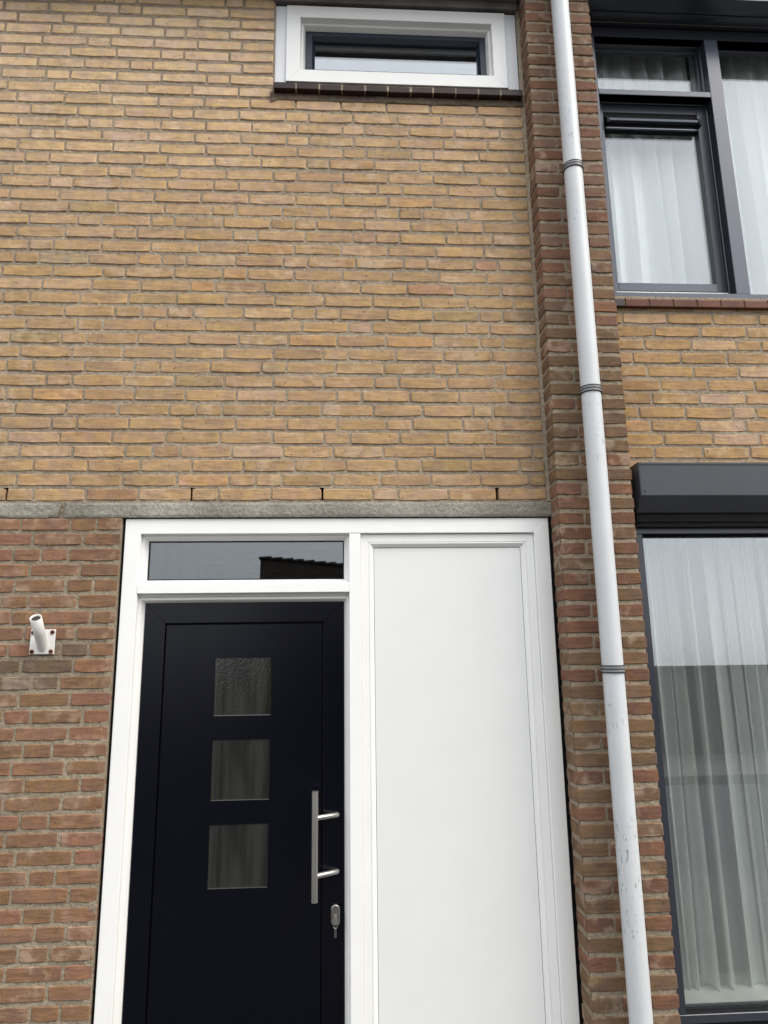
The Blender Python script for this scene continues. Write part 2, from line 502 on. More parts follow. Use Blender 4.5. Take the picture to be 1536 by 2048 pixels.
def curtain_material(name, col, alpha, trans=0.35, stripes=None):
    mt, n, l, pb, out = nodes_of(name)
    n.remove(pb)
    tc = n.new('ShaderNodeTexCoord')
    wv = nz(n, l, 700, 1, 0.5, tc.outputs['Object'])
    df = n.new('ShaderNodeBsdfDiffuse')
    df.inputs['Color'].default_value = col
    tl = n.new('ShaderNodeBsdfTranslucent')
    tl.inputs['Color'].default_value = col
    tr = n.new('ShaderNodeBsdfTransparent')
    a = n.new('ShaderNodeMixShader')
    a.inputs['Fac'].default_value = trans
    l.new(df.outputs[0], a.inputs[1])
    l.new(tl.outputs[0], a.inputs[2])
    b = n.new('ShaderNodeMixShader')
    fac = ramp(n, l, wv, 0.2, 0.8, max(0, alpha - 0.1), min(1, alpha + 0.1))
    if stripes:                                  # dense woven bands in a thin voile, laid out along the cloth
        uv = n.new('ShaderNodeUVMap')
        uv.uv_map = 'cloth'
        sp = n.new('ShaderNodeSeparateXYZ')
        l.new(uv.outputs[0], sp.inputs[0])
        t1 = n.new('ShaderNodeTexNoise')
        t1.noise_dimensions = '1D'
        t1.inputs['Scale'].default_value = 1.0
        t1.inputs['Detail'].default_value = 1.0
        l.new(mth(n, l, 'MULTIPLY', sp.outputs['X'], stripes), t1.inputs['W'])
        band = ramp(n, l, t1.outputs['Fac'], 0.46, 0.54, 0.48, 1.0)
        fac = mth(n, l, 'MULTIPLY', fac, band)
    l.new(fac, b.inputs['Fac'])
    l.new(tr.outputs[0], b.inputs[1])
    l.new(a.outputs[0], b.inputs[2])
    l.new(b.outputs[0], out.inputs['Surface'])
    return mt


M = {}
M['brick'] = brick_material('brick')
M['brick_joined'] = brick_material('brick_joined', True)
M['mortar'] = mortar_material('mortar', lin(160, 147, 128), lin(143, 131, 115))
M['mortar_low'] = mortar_material('mortar_low', lin(152, 140, 121), lin(134, 123, 106))
M['cement'] = mortar_material('cement', lin(116, 103, 87), lin(98, 87, 74))
M['concrete'] = mortar_material('concrete', lin(160, 156, 145), lin(130, 126, 116))
M['white'] = paint('white_plastic', (0.81, 0.805, 0.775, 1), 0.33, 0.5, 0.015)
M['white_trim'] = paint('white_trim', (0.69, 0.695, 0.70, 1), 0.4, 0.5, 0.02)
M['white_panel'] = paint('white_panel', (0.72, 0.725, 0.70, 1), 0.35, 0.5, 0.012)
M['navy'] = paint('navy_door', (0.0005, 0.0009, 0.0042, 1), 0.22, 0.33, 0.03, 0.05, rv=0.004)
M['navy_sash'] = paint('navy_sash', (0.014, 0.020, 0.036, 1), 0.36, 0.5, 0.06)
M['gasket'] = paint('black_gasket', (0.004, 0.004, 0.005, 1), 0.7, 0.2, 0.1)
M['anthracite'] = paint('anthracite', (0.078, 0.088, 0.115, 1), 0.24, 0.6, 0.02, rv=0.004)
M['casement'] = paint('anthracite_shaded', (0.030, 0.035, 0.046, 1), 0.3, 0.5, 0.02, rv=0.004)  # the same anthracite darkened, with the shade of the recesses put into its colour
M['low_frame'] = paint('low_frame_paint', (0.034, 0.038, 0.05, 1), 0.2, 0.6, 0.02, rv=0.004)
M['anthracite_box'] = paint('anthracite_box', (0.048, 0.051, 0.060, 1), 0.40, 0.4, 0.05, 0.03)
M['steel'] = paint('brushed_steel', (0.56, 0.545, 0.51, 1), 0.34, 0.5, 0.05, metal=1.0)
M['dull_steel'] = paint('dull_steel', (0.36, 0.34, 0.31, 1), 0.35, 0.5, 0.1, metal=1.0)
M['pipe'] = paint('pipe_paint', (0.555, 0.57, 0.575, 1), 0.42, 0.45, 0.03, 0.04, dirt=0.15, scuff=0.8)
M['pipe_ring'] = paint('pipe_ring', (0.20, 0.20, 0.205, 1), 0.4, 0.5, 0.05)
M['rubber'] = paint('rubber', (0.018, 0.018, 0.02, 1), 0.6, 0.3, 0.1)
M['bracket'] = paint('bracket_paint', (0.70, 0.685, 0.65, 1), 0.45, 0.4, 0.04, dirt=0.25)
M['rust'] = paint('rust', (0.045, 0.016, 0.010, 1), 0.85, 0.2, 0.3)
M['bore'] = paint('tube_bore', (0.05, 0.055, 0.045, 1), 0.9, 0.1, 0.4)
M['rust_stain'] = paint('rust_stain', (0.42, 0.24, 0.17, 1), 0.7, 0.2, 0.15)
M['sill_tile'] = paint('glazed_tile', (0.030, 0.015, 0.012, 1), 0.38, 0.25, 0.3, 0.05, bscale=25)
M['sill_red'] = paint('glazed_red_tile', (0.125, 0.048, 0.030, 1), 0.55, 0.2, 0.25, 0.05)
M['sill_dark'] = paint('glazed_dark_tile', (0.045, 0.035, 0.032, 1), 0.5, 0.3, 0.2, 0.05)
M['board'] = paint('weathered_board', (0.17, 0.155, 0.145, 1), 0.75, 0.2, 0.25, 0.25, dirt=0.5)
M['eave'] = paint('eave_board', (0.07, 0.068, 0.066, 1), 0.6, 0.3, 0.15)
M['marble'] = paint('marble_sill', (0.62, 0.62, 0.58, 1), 0.25, 0.5, 0.08)
M['room'] = paint('room_paint', (0.13, 0.125, 0.11, 1), 0.9, 0.1, 0.1)
M['hall'] = paint('hall_paint', (0.16, 0.15, 0.13, 1), 0.9, 0.1, 0.2)
M['glass_hi'] = glass('window_glass', 2.5, (0.965, 0.98, 0.975, 1))
M['glass_up'] = glass('upper_window_glass', 1.9, (0.965, 0.98, 0.975, 1))
M['glass'] = glass('pane_glass', 2.0, (0.9, 0.92, 0.92, 1), wave=0.03, rscale=4)
M['glass_rib'] = glass('ribbed_glass', 1.55, (0.45, 0.46, 0.42, 1), 0.10, ripple=0.14, rscale=90, frost=(0.040, 0.041, 0.034, 1))
M['curtain'] = curtain_material('curtain_cloth', (0.93, 0.94, 0.93, 1), 0.99, 0.25)
M['sheer'] = curtain_material('sheer_cloth', (0.92, 0.94, 0.91, 1), 0.82, 0.3, stripes=21.0)
M['curtain_rail'] = paint('curtain_rail', (0.55, 0.50, 0.42, 1), 0.6, 0.3, 0.05)
M['asphalt'] = paint('asphalt', (0.045, 0.045, 0.047, 1), 0.9, 0.2, 0.2, 0.3)
M['paving'] = paint('paving', (0.07, 0.066, 0.06, 1), 0.9, 0.2, 0.15, 0.2)
M['roof_tile'] = paint('roof_tile', (0.05, 0.045, 0.042, 1), 0.7, 0.3, 0.2)

# ---------------------------------------------------------------- the street (behind the camera, seen in the panes)
GZ = -2.45


def struct(name, me):
    o = put(name, me, None)
    o['kind'] = 'structure'
    return o


def quad_box(x0, x1, y0, y1, z0, z1, mat, name):
    bm = bmesh.new()
    bmesh.ops.create_cube(bm, size=1.0)
    for v in bm.verts:
        v.co = Vector(((x0 + x1) / 2 + v.co.x * (x1 - x0), (y0 + y1) / 2 + v.co.y * (y1 - y0), (z0 + z1) / 2 + v.co.z * (z1 - z0)))
    return bm_mesh(name, bm, mat)


struct('ground', mesh_of('ground', [(-400, -400, GZ - 0.14), (400, -400, GZ - 0.14), (400, 400, GZ - 0.14), (-400, 400, GZ - 0.14)], [(0, 1, 2, 3)], M['paving']))
struct('road', mesh_of('road', [(-120, -9.0, GZ - 0.13), (120, -9.0, GZ - 0.13), (120, -3.6, GZ - 0.13), (-120, -3.6, GZ - 0.13)], [(0, 1, 2, 3)], M['asphalt']))
struct('pavement', quad_box(-60, 60, -3.5, 0.3, GZ - 0.3, GZ, M['paving'], 'pavement'))
struct('pavement', quad_box(-60, 60, -11.9, -9.1, GZ - 0.3, GZ, M['paving'], 'pavement'))

# ---------------------------------------------------------------- bricks
BRICK_H = 0.0482
PAL_UP = [(180, 152, 115), (175, 147, 112), (183, 155, 117), (172, 145, 111), (176, 149, 110), (180, 149, 116), (171, 145, 114), (182, 152, 119)]
PAL_UP_PINK = [(186, 158, 128), (183, 155, 126), (189, 162, 132)]
PAL_UP_TOP = [(201, 177, 144), (204, 180, 150), (198, 174, 138), (202, 175, 150), (196, 172, 142)]
PAL_UP_ORANGE = [(186, 150, 110), (183, 149, 111)]
PAL_PALE = [(204, 188, 172), (198, 180, 163), (210, 196, 180), (197, 177, 158)]
PAL_LOW = [(134, 104, 81), (140, 107, 87), (131, 103, 77), (137, 105, 83), (129, 101, 79), (142, 112, 91), (142, 103, 86), (132, 106, 79)]
PAL_PIER_RED = [(117, 86, 69), (121, 89, 71), (113, 85, 70), (123, 90, 72)]
PAL_PIER_OLIVE = [(119, 97, 75), (116, 94, 74), (122, 98, 77), (114, 92, 73)]
ALB = 0.775


def outline(w, h, seed):
    """Slightly crooked brick outline in (x, z), counter-clockwise seen from the street, 12 points."""
    r = random.Random(seed)
    j = lambda a: r.uniform(-a, a)
    c = r.uniform(0.0015, 0.004)
    n = 5
    pts = []
    bow, tilt = j(0.0012), j(0.0012)
    for i in range(n):
        t = i / (n - 1)
        x = -w / 2 + w * t
        z = -h / 2 + bow * math.sin(math.pi * t) + tilt * (t - 0.5) + j(0.0011)
        if i in (0, n - 1):
            z += c * r.uniform(0.2, 1.3)
        pts.append((x + j(0.001), z))
    pts.append((w / 2 + r.uniform(0, 0.0012), j(0.01)))
    bow, tilt = j(0.001), j(0.001)
    for i in range(n):
        t = 1 - i / (n - 1)
        z = h / 2 + bow * math.sin(math.pi * t) + tilt * (t - 0.5) + j(0.0009)
        if i in (0, n - 1):
            z -= c * r.uniform(0.2, 1.0)
        pts.append((-w / 2 + w * t + j(0.001), z))
    pts.append((-w / 2 - r.uniform(0, 0.0012), j(0.01)))
    return pts


def brick_data(w, h, depth, seed, side_round=0.0035):
    """Vertices and faces of one brick, its face centre at the origin, face towards -y."""
    r = random.Random(seed * 7 + 1)
    o = outline(w, h, seed)
    n = len(o)
    sx, sz = (w / 2 - 0.003) / (w / 2), (h / 2 - 0.0026) / (h / 2)
    v = [(x * sx, r.uniform(-0.0008, 0.0008), z * sz) for x, z in o]
    v += [(x, side_round, z) for x, z in o]
    v += [(x, depth, z) for x, z in o]
    f = [tuple(range(n))]
    for k in (0, n):
        for i in range(n):
            a, b = k + i, k + (i + 1) % n
            f.append((a, a + n, b + n, b))
    return v, f


POOL = {}


def pool_mesh(kind, w, h, depth, count, i):
    key = (kind, i % count)
    if key not in POOL:
        v, f = brick_data(w, h, depth, sum(map(ord, kind)) + (i % count) * 13)
        POOL[key] = mesh_of('brick', v, f, M['brick'])
    return POOL[key]


class Wall:
    """Collects the bricks of one wall: those the photograph shows largest become objects, the rest one joined mesh."""

    def __init__(self, parent, limit=300):
        self.parent, self.limit, self.items = parent, limit, []

    def add(self, x0, x1, zc, y, col, h=BRICK_H, depth=0.045, tilt=0.0):
        if x1 - x0 > 0.018:
            self.items.append(((x0 + x1) / 2, zc, x1 - x0, h, y, col, depth, tilt))

    def build(self):
        vis, rest = [], []
        for it in self.items:
            d = Vector((it[0], it[4], it[1])) - CAM
            zd = d.dot(ax_f)
            u, v = 768 + 1376.47 * d.dot(ax_r) / zd, 1024 - 1376.47 * d.dot(ax_u) / zd
            hw = it[2] * 1376.47 / zd / 2
            shown = min(1536, u + hw) - max(0, u - hw)
            if shown > 4 and -14 < v < 2062:
                vis.append((shown * it[3] * 1376 / zd, it))
            else:
                rest.append(it)
        vis.sort(key=lambda a: -a[0])
        rest += [a[1] for a in vis[self.limit:]]
        for i, (_, it) in enumerate(vis[:self.limit]):
            xc, zc, w, h, y, col, depth, tilt = it
            if 0.185 < w < 0.222:
                me, bw = pool_mesh('stretcher%.2f' % depth, 0.2, BRICK_H, depth, 30, i), 0.2
            elif 0.08 < w < 0.118:
                me, bw = pool_mesh('header%.2f' % depth, 0.096, BRICK_H, depth, 18, i), 0.096
            else:
                v, f = brick_data(w, BRICK_H, depth, i + 5000)
                me, bw = mesh_of('brick', v, f, M['brick']), w
            o = put('brick', me, self.parent, (xc, y, zc))
            o.scale = (w / bw, 1, h / BRICK_H)
            o.rotation_euler = (0, tilt, 0)
            o.color = col
        if rest:
            V, F, colors = [], [], []
            for i, it in enumerate(rest):
                xc, zc, w, h, y, col, depth, tilt = it
                v, f = brick_data(w, h, depth, i + 9000)
                b = len(V)
                V += [(p[0] + xc, p[1] + y, p[2] + zc) for p in v]
                F += [tuple(b + q for q in ff) for ff in f]
                colors += [col] * len(v)
            me = mesh_of('brick', V, F, M['brick_joined'])
            ca = me.color_attributes.new('brick_color', 'FLOAT_COLOR', 'POINT')
            for i, c in enumerate(colors):
                ca.data[i].color = c
            o = put('brickwork', me, self.parent)
            o['kind'] = 'stuff'


def mortar_sheet(name, x0, x1, z0, z1, y, mat, parent, holes=(), res=0.009, amp=0.0026, freq=55.0):
    """A rough bed of mortar in the plane of the wall, left out inside the holes (x0, x1, z0, z1)."""
    nx, nz_ = max(2, round((x1 - x0) / res)), max(2, round((z1 - z0) / res))
    V = []
    for j in range(nz_ + 1):
        z = z0 + (z1 - z0) * j / nz_
        for i in range(nx + 1):
            x = x0 + (x1 - x0) * i / nx
            d = noise.noise(Vector((x * freq, z * freq, 3.1))) + 0.6 * noise.noise(Vector((x * freq * 2.3, z * freq * 2.3, 9.7)))
            V.append((x, y + amp * d, z))
    F = []
    for j in range(nz_):
        z = z0 + (z1 - z0) * (j + 0.5) / nz_
        for i in range(nx):
            x = x0 + (x1 - x0) * (i + 0.5) / nx
            if any(a < x < b and c < z < d for a, b, c, d in holes):
                continue
            a = j * (nx + 1) + i
            F.append((a, a + 1, a + nx + 2, a + nx + 1))
    return put(name, mesh_of(name, V, F, mat, True), parent)


def joints_left(js, to):
    out = list(js)
    while out[0] > to:
        out.insert(0, out[0] - (0.211 if random.random() < 0.75 else 0.107))
    return out


def joints_right(js, to):
    out = list(js)
    while out[-1] < to:
        out.append(out[-1] + (0.2125 if random.random() < 0.8 else 0.107))
    return out


def zcourse(k):
    """Height of the centre of course k (k - 0.5 counted from the top of the concrete band)."""
    q = k - 0.5
    if q in ZC:
        return ZC[q]
    if q > 38.5:
        return ZC[38.5] + (q - 38.5) * 0.0625
    return ZC[-28.5] + (q + 28.5) * 0.0625


def shade(c, s):
    a = lin(*c, ALB)
    return (a[0] * s, a[1] * s, a[2] * s, 1.0)


def pick(pal, spread=0.6):
    c, n_ = random.choice(pal), len(pal)
    mean = [sum(p[i] for p in pal) / n_ for i in range(3)]
    return shade([mean[i] + (c[i] - mean[i]) * spread for i in range(3)], random.uniform(0.95, 1.05))


# ================================================================ the left house
house = thing('brick_house', 'house of yellow and reddish brick with a navy front door and a narrow high window', 'house', (-0.8, 0.0, GZ))

upper = mortar_sheet('upper_wall', -2.6, 0.88, -0.004, 2.80, 0.0034, M['mortar'], house,
                     holes=[(-0.338, 0.846, 1.955, 2.62), (-1.382, -1.366, 0.004, 0.058), (-0.642, -0.626, 0.004, 0.058), (-0.106, -0.090, 0.004, 0.058), (0.629, 0.645, 0.004, 0.058)])
wall = Wall(upper, 300)
OPEN_JOINTS = {-1.374, -0.634, -0.098, 0.637}
for k in range(1, 45):
    zc = zcourse(k)
    if k in UP:
        js = joints_left(UP[k], -2.6)
    else:
        js = joints_left([-0.7 + random.uniform(0, 0.2), -0.49 + random.uniform(0, 0.02)], -2.6)
    end = -0.340 if zc > 1.94 else 0.847
    js = [j for j in js if j < end - 0.03] + [end + 0.004]
    for a, b in zip(js[:-1], js[1:]):
        w = b - a
        r = random.random()
        left = a < -0.9
        if k >= 36 and r < 0.62 and a < -0.55:
            pal = PAL_PALE if k in (37, 38) else PAL_UP_PINK
        elif r < 0.03:
            pal = PAL_UP_ORANGE
        elif r < (0.24 if k > 20 else 0.10):
            pal = PAL_UP_PINK
        else:
            pal = PAL_UP
        jt = 0.0052 + random.uniform(-0.0008, 0.0012)
        col = pick(pal)
        t = min(1.0, max(0.0, (k - 20) / 16.0)) * min(1.0, max(0.35, (0.7 - a) / 1.5)) * random.uniform(0.75, 1.1)
        if random.random() < 0.09:
            col = tuple(c_ * random.uniform(0.80, 0.9) for c_ in col[:3]) + (1.0,)
        ct = pick(PAL_UP_TOP)                    # paler, weathered brick towards the top left
        col = tuple(col[i] * (1 - t) + ct[i] * t * 1.24 for i in range(3)) + (1.0,)
        wall.add(a + jt, b - jt, zc + random.uniform(-0.001, 0.001), random.uniform(-0.0022, 0.0012), col,
                 BRICK_H + random.uniform(-0.0016, 0.0010), tilt=random.uniform(-0.004, 0.004))
wall.build()
for xw in sorted(OPEN_JOINTS):                   # the dark hollows of the open weep joints
    box('weep_hole', xw - 0.04, xw + 0.04, 0.03, 0.07, -0.004, 0.10, M['gasket'], upper, 0)

# cement smeared under the window sill
V, F = [], []
NX, NZ = 150, 16
for i in range(NX + 1):
    x = -0.352 + 1.207 * i / NX
    low = 1.926 - 0.008 * noise.noise(Vector((x * 6, 1.3, 0))) - 0.007 * noise.noise(Vector((x * 21, 4.3, 0))) - 0.020 * max(0.0, min(1.0, (-0.295 - x) / 0.05)) ** 2
    for j in range(NZ + 1):
        t = j / NZ
        z = low + (1.972 - low) * t
        y = -0.0045 + 0.0022 * noise.noise(Vector((x * 40, z * 40, 0))) + (0.014 * (1 - t / 0.18) if t < 0.18 else 0)
        V.append((x, y, z))
for i in range(NX):
    for j in range(NZ):
        a = i * (NZ + 1) + j
        F.append((a, a + NZ + 1, a + NZ + 2, a + 1))
put('cement_fillet', mesh_of('cement_fillet', V, F, M['cement'], True), upper)

# cement along the corner with the pier
V, F = [], []
n = 240
for i in range(n + 1):
    z = 0.0 + 2.45 * i / n
    w = 0.844 + 0.006 * noise.noise(Vector((z * 9, 7.7, 0))) + 0.004 * noise.noise(Vector((z * 31, 2.7, 0)))
    V += [(w, 0.004, z), (0.852, -0.001 + 0.002 * noise.noise(Vector((z * 25, 0, 0))), z), (0.864, -0.004, z)]
for i in range(n):
    a = 3 * i
    F += [(a, a + 1, a + 4, a + 3), (a + 1, a + 2, a + 5, a + 4)]
put('corner_joint', mesh_of('corner_joint', V, F, M['mortar'], True), upper)

# concrete band over the door
def concrete_piece(x0, x1, rough_left=0.0, rough_right=0.0):
    bm = bmesh.new()
    nx, nz_ = max(4, int((x1 - x0) / 0.012)), 6
    grid = []
    for i in range(nx + 1):
        t = i / nx
        col_ = []
        for j in range(nz_ + 1):
            s = j / nz_
            x = x0 + (x1 - x0) * t
            if i == 0:
                x += rough_left * noise.noise(Vector((0.3, s * 3, 1))) * 1.5
            if i == nx:
                x += rough_right * noise.noise(Vector((0.9, s * 3, 5))) * 1.5
            z = -0.0655 + 0.061 * s
            if j == 0:
                z += 0.0014 * noise.noise(Vector((x * 40, 0, 2))) + (0.005 * max(0, noise.noise(Vector((x * 14, 0, 8)))) if x < -1.0 else 0)
            if j == nz_:
                z += 0.0012 * noise.noise(Vector((x * 30, 3, 2)))
            y = -0.004 + 0.0016 * noise.noise(Vector((x * 45, z * 45, 0)))
            if j in (0, nz_):
                y += 0.003
            col_.append(bm.verts.new((x, y, z)))
        grid.append(col_)
    for i in range(nx):
        for j in range(nz_):
            bm.faces.new((grid[i][j], grid[i + 1][j], grid[i + 1][j + 1], grid[i][j + 1]))
    for i in range(nx):                          # underside, running back into the wall
        a, b = grid[i][0], grid[i + 1][0]
        c = bm.verts.new((b.co.x, 0.09, b.co.z))
        d = bm.verts.new((a.co.x, 0.09, a.co.z))
        bm.faces.new((d, c, b, a))
    return bm_mesh('concrete_lintel', bm, M['concrete'])


put('concrete_lintel', concrete_piece(-1.132, 0.872, 0.012, 0.0), house)
put('concrete_lintel', concrete_piece(-2.6, -1.156, 0.0, 0.012), house)

# lower wall, left of the door
lower = mortar_sheet('lower_wall', -2.6, -0.9075, GZ, -0.002, 0.0036, M['mortar_low'], house, holes=[(-1.375, -1.362, -0.096, -0.072)])
wall = Wall(lower, 300)
for k in range(1, 39):
    zc = zcourse(-k)
    js = joints_left(LO[k] if k in LO else [-1.2 + random.uniform(-0.1, 0.1), -1.01], -2.6)
    js = js + [-0.9012]
    for a, b in zip(js[:-1], js[1:]):
        jt = 0.0058 + random.uniform(-0.001, 0.001)
        col = pick(PAL_LOW)
        if k in (10, 11) and a < -1.15 < b + 0.12 and b < -1.0:
            col = shade((114, 97, 80), 1.0)      # soot under the flag bracket
        if k in (9,) and -1.25 < a < -1.1:
            col = shade((118, 100, 82), 1.0)
        wall.add(a + jt, b - jt, zc + random.uniform(-0.001, 0.001), random.uniform(-0.002, 0.0015), col, BRICK_H + random.uniform(-0.001, 0.0012), tilt=random.uniform(-0.004, 0.004))
wall.build()
box('weep_hole', -1.395, -1.345, 0.03, 0.06, -0.11, -0.06, M['gasket'], lower, 0)

box('jamb_joint', -0.935, -0.9062, 0.0015, 0.06, GZ, -0.068, M['mortar_low'], house, 0)

# ---- the narrow high window
win = group_part('window', house, (0.25, 0.0, 2.04))
frame((-0.281, 0.787, 2.042, 2.476), [(0.0, 0.06), (0.0, 0.002), (0.0015, 0.0), (0.066, 0.0), (0.0675, 0.002), (0.0705, 0.03), (0.079, 0.03), (0.081, 0.033), (0.0875, 0.058), (0.0875, 0.075)], M['white'], win)
box('side_trim', -0.335, -0.2815, 0.010, 0.05, 2.042, 2.479, M['white_trim'], win)
box('side_trim', 0.7875, 0.8425, 0.010, 0.05, 2.042, 2.479, M['white_trim'], win)
sash = frame((-0.1945, 0.7055, 2.134, 2.4), [(0.0, 0.085), (0.0, 0.0605), (0.002, 0.0585), (0.034, 0.0585), (0.036, 0.0605), (0.046, 0.082), (0.046, 0.10)], M['navy_sash'], win, ('sash_rail', 'sash_rail', 'sash_stile', 'sash_stile'))
sheet('pane', -0.152, 0.665, 2.15, 2.36, 0.092, M['glass_hi'], win)
put('room', mesh_of('room', [(-0.32, 0.1, 1.9), (0.85, 0.1, 1.9), (0.85, 0.1, 2.6), (-0.32, 0.1, 2.6), (-0.32, 2.5, 1.9), (0.85, 2.5, 1.9), (0.85, 2.5, 2.6), (-0.32, 2.5, 2.6)],
    [(4, 5, 6, 7), (0, 1, 5, 4), (2, 3, 7, 6), (0, 4, 7, 3), (1, 2, 6, 5)], M['hall']), win)
for i in range(11):                              # glazed sill tiles
    a, b = -0.336 + 1.184 * i / 11, -0.336 + 1.184 * (i + 1) / 11
    dz = random.uniform(-0.0012, 0.0012)
    dy = random.uniform(-0.0015, 0.0015)
    prism_x('sill_tile', a + 0.0034, b - 0.0034, [(-0.034 + dy, 1.967 + dz), (-0.034 + dy, 1.999 + dz), (-0.027 + dy, 2.006 + dz), (0.02, 2.041), (0.05, 2.041), (0.05, 1.967 + dz)], M['sill_tile'], win, 0.002)
prism_x('sill_mortar', -0.333, 0.845, [(-0.0325, 1.970), (-0.0325, 1.999), (0.018, 2.037), (0.05, 2.037), (0.05, 1.969)], M['mortar'], win, 0)
box('head_board', -0.345, 0.85, -0.012, 0.05, 2.490, 2.528, M['board'], win)
box('head_board', -0.345, 0.85, -0.026, 0.05, 2.5285, 2.5345, M['board'], win, 0.001)
box('head_gap', -0.335, 0.845, 0.02, 0.06, 2.474, 2.492, M['gasket'], win, 0)

# ---- white door frame with transom light and closed side panel
df = group_part('door_frame', house, (-0.02, 0.01, GZ))
box('sealing_strip', -0.9400, -0.889, 0.022, 0.06, GZ, -0.066, M['gasket'], df, 0)
box('sealing_strip', 0.845, 0.872, 0.022, 0.06, GZ, -0.066, M['gasket'], df, 0)
box('sealing_strip', -0.909, 0.872, 0.024, 0.06, -0.076, -0.062, M['gasket'], df, 0)
outer = [(0.0, 0.07), (0.0, 0.012), (0.002, 0.010), (0.0605, 0.010), (0.0625, 0.012), (0.0655, 0.036), (0.074, 0.036), (0.076, 0.039), (0.0845, 0.062), (0.0845, 0.09)]
# left bay is narrower than the right one, so the outer frame is laid rail by rail
frame((-0.8945, 0.8490, GZ - 0.2, -0.0700), outer[:5] + [(0.064, 0.036), (0.066, 0.075)], M['white'], df, ('head_rail', 'bottom_rail', 'jamb', 'jamb'), sides='tlr')
mull = [(0.0155, 0.0585), (0.0, 0.0)]
prof = [(0.0125, 0.06), (0.0125, 0.0125), (0.0145, 0.0105), (0.0575, 0.0105), (0.0595, 0.0125), (0.0595, 0.06)]
V = [(x, y, z) for z in (GZ, -0.133) for x, y in prof]
put('mullion', mesh_of('mullion', V, [(i, i + 1, i + 7, i + 6) for i in range(5)], M['white']), df)
# transom bar with weather drip
prism_x('transom_bar', -0.8325, 0.0135, [(0.008, -0.3735), (0.008, -0.3385), (0.011, -0.3365), (0.058, -0.3165), (0.075, -0.3165), (0.075, -0.396), (0.04, -0.389), (0.03, -0.378)], M['white'], df, 0.001)
# glazing beads of the transom light
frame((-0.831, 0.0125, -0.3365, -0.1335), [(0.0, 0.036), (0.008, 0.037), (0.0105, 0.040), (0.021, 0.058), (0.021, 0.075)], M['white'], df, ('bead', 'bead', 'bead', 'bead'), sides='tlr')
frame((-0.8105, -0.0085, -0.3165, -0.1545), [(0.0, 0.0605), (0.0045, 0.0605), (0.0045, 0.066)], M['gasket'], df, ('gasket', 'gasket', 'gasket', 'gasket'))
sheet('transom_pane', -0.808, -0.011, -0.32, -0.157, 0.064, M['glass'], df)
# rebates round the door leaf
frame((-0.831, 0.0125, GZ - 0.1, -0.389), [(0.0, 0.036), (0.0085, 0.037), (0.011, 0.040), (0.0205, 0.060), (0.0205, 0.08)], M['white'], df, ('rebate', 'rebate', 'rebate', 'rebate'), sides='tlr')
# closed side panel
frame((0.0595, 0.7855, GZ - 0.1, -0.1345), [(0.0, 0.07), (0.0, 0.0255), (0.0015, 0.024), (0.0325, 0.024), (0.034, 0.0265), (0.0345, 0.0265), (0.0355, 0.0245), (0.040, 0.0245), (0.0545, 0.0375), (0.0545, 0.05)], M['white'], df, ('inner_rail', 'inner_rail', 'inner_stile', 'inner_stile'), sides='tlr')
frame((0.1135, 0.7315, GZ - 0.1, -0.1885), [(0.0, 0.043), (0.003, 0.043), (0.003, 0.05)], M['gasket'], df, ('gasket', 'gasket', 'gasket', 'gasket'), sides='tlr')
box('side_panel', 0.1155, 0.7295, 0.0385, 0.052, GZ + 0.1, -0.1915, M['white_panel'], df, 0.0008)

# ---- the door leaf
door = group_part('door', house, (-0.41, 0.06, GZ))
frame((-0.8095, -0.0095, GZ + 0.02, -0.4075), [(0.0, 0.1), (0.0, 0.0575), (0.002, 0.0555), (0.0805, 0.0555), (0.082, 0.057), (0.082, 0.075)], M['navy'], door, ('top_rail', 'bottom_rail', 'stile', 'stile'), gap=0.0011)
put('groove', mesh_of('groove', [(-0.735, 0.072, GZ + 0.08), (-0.085, 0.072, GZ + 0.08), (-0.085, 0.072, -0.48), (-0.735, 0.072, -0.48)], [(0, 1, 2, 3)], M['gasket']), door)
PX0, PX1, PZ0, PZ1 = -0.7200, -0.0985, GZ + 0.11, -0.4980
GX0, GX1 = -0.5235, -0.2980
SQ = [(-0.853, -0.628), (-1.167, -0.942), (-1.478, -1.252)]
zs = [PZ0] + [z for a, b in SQ[::-1] for z in (a, b)] + [PZ1]
xs = [PX0, GX0, GX1, PX1]
V, F = [], []
for z in zs:
    for x in xs:
        V.append((x, 0.0575, z))
for j in range(len(zs) - 1):
    for i in range(3):
        if i == 1 and j % 2 == 1:
            continue
        a = j * 4 + i
        F.append((a, a + 1, a + 5, a + 4))
for (a, b) in SQ:                                # the returns of the three openings
    s = len(V)
    V += [(GX0, 0.0575, a), (GX1, 0.0575, a), (GX1, 0.0575, b), (GX0, 0.0575, b), (GX0, 0.075, a), (GX1, 0.075, a), (GX1, 0.075, b), (GX0, 0.075, b)]
    F += [(s + i, s + (i + 1) % 4, s + 4 + (i + 1) % 4, s + 4 + i) for i in range(4)]
s = len(V)
V += [(PX0, 0.0575, PZ0), (PX1, 0.0575, PZ0), (PX1, 0.0575, PZ1), (PX0, 0.0575, PZ1), (PX0, 0.075, PZ0), (PX1, 0.075, PZ0), (PX1, 0.075, PZ1), (PX0, 0.075, PZ1)]
F += [(s + i, s + (i + 1) % 4, s + 4 + (i + 1) % 4, s + 4 + i) for i in range(4)]
put('panel', mesh_of('panel', V, F, M['navy']), door)
for (a, b) in SQ:
    sheet('pane', GX0 + 0.001, GX1 - 0.001, a + 0.001, b - 0.001, 0.0605, M['glass_rib'], door)
    box('pane_edge', GX0 + 0.002, GX1 - 0.002, 0.0580, 0.0602, a + 0.0004, a + 0.0028, M['dull_steel'], door, 0)
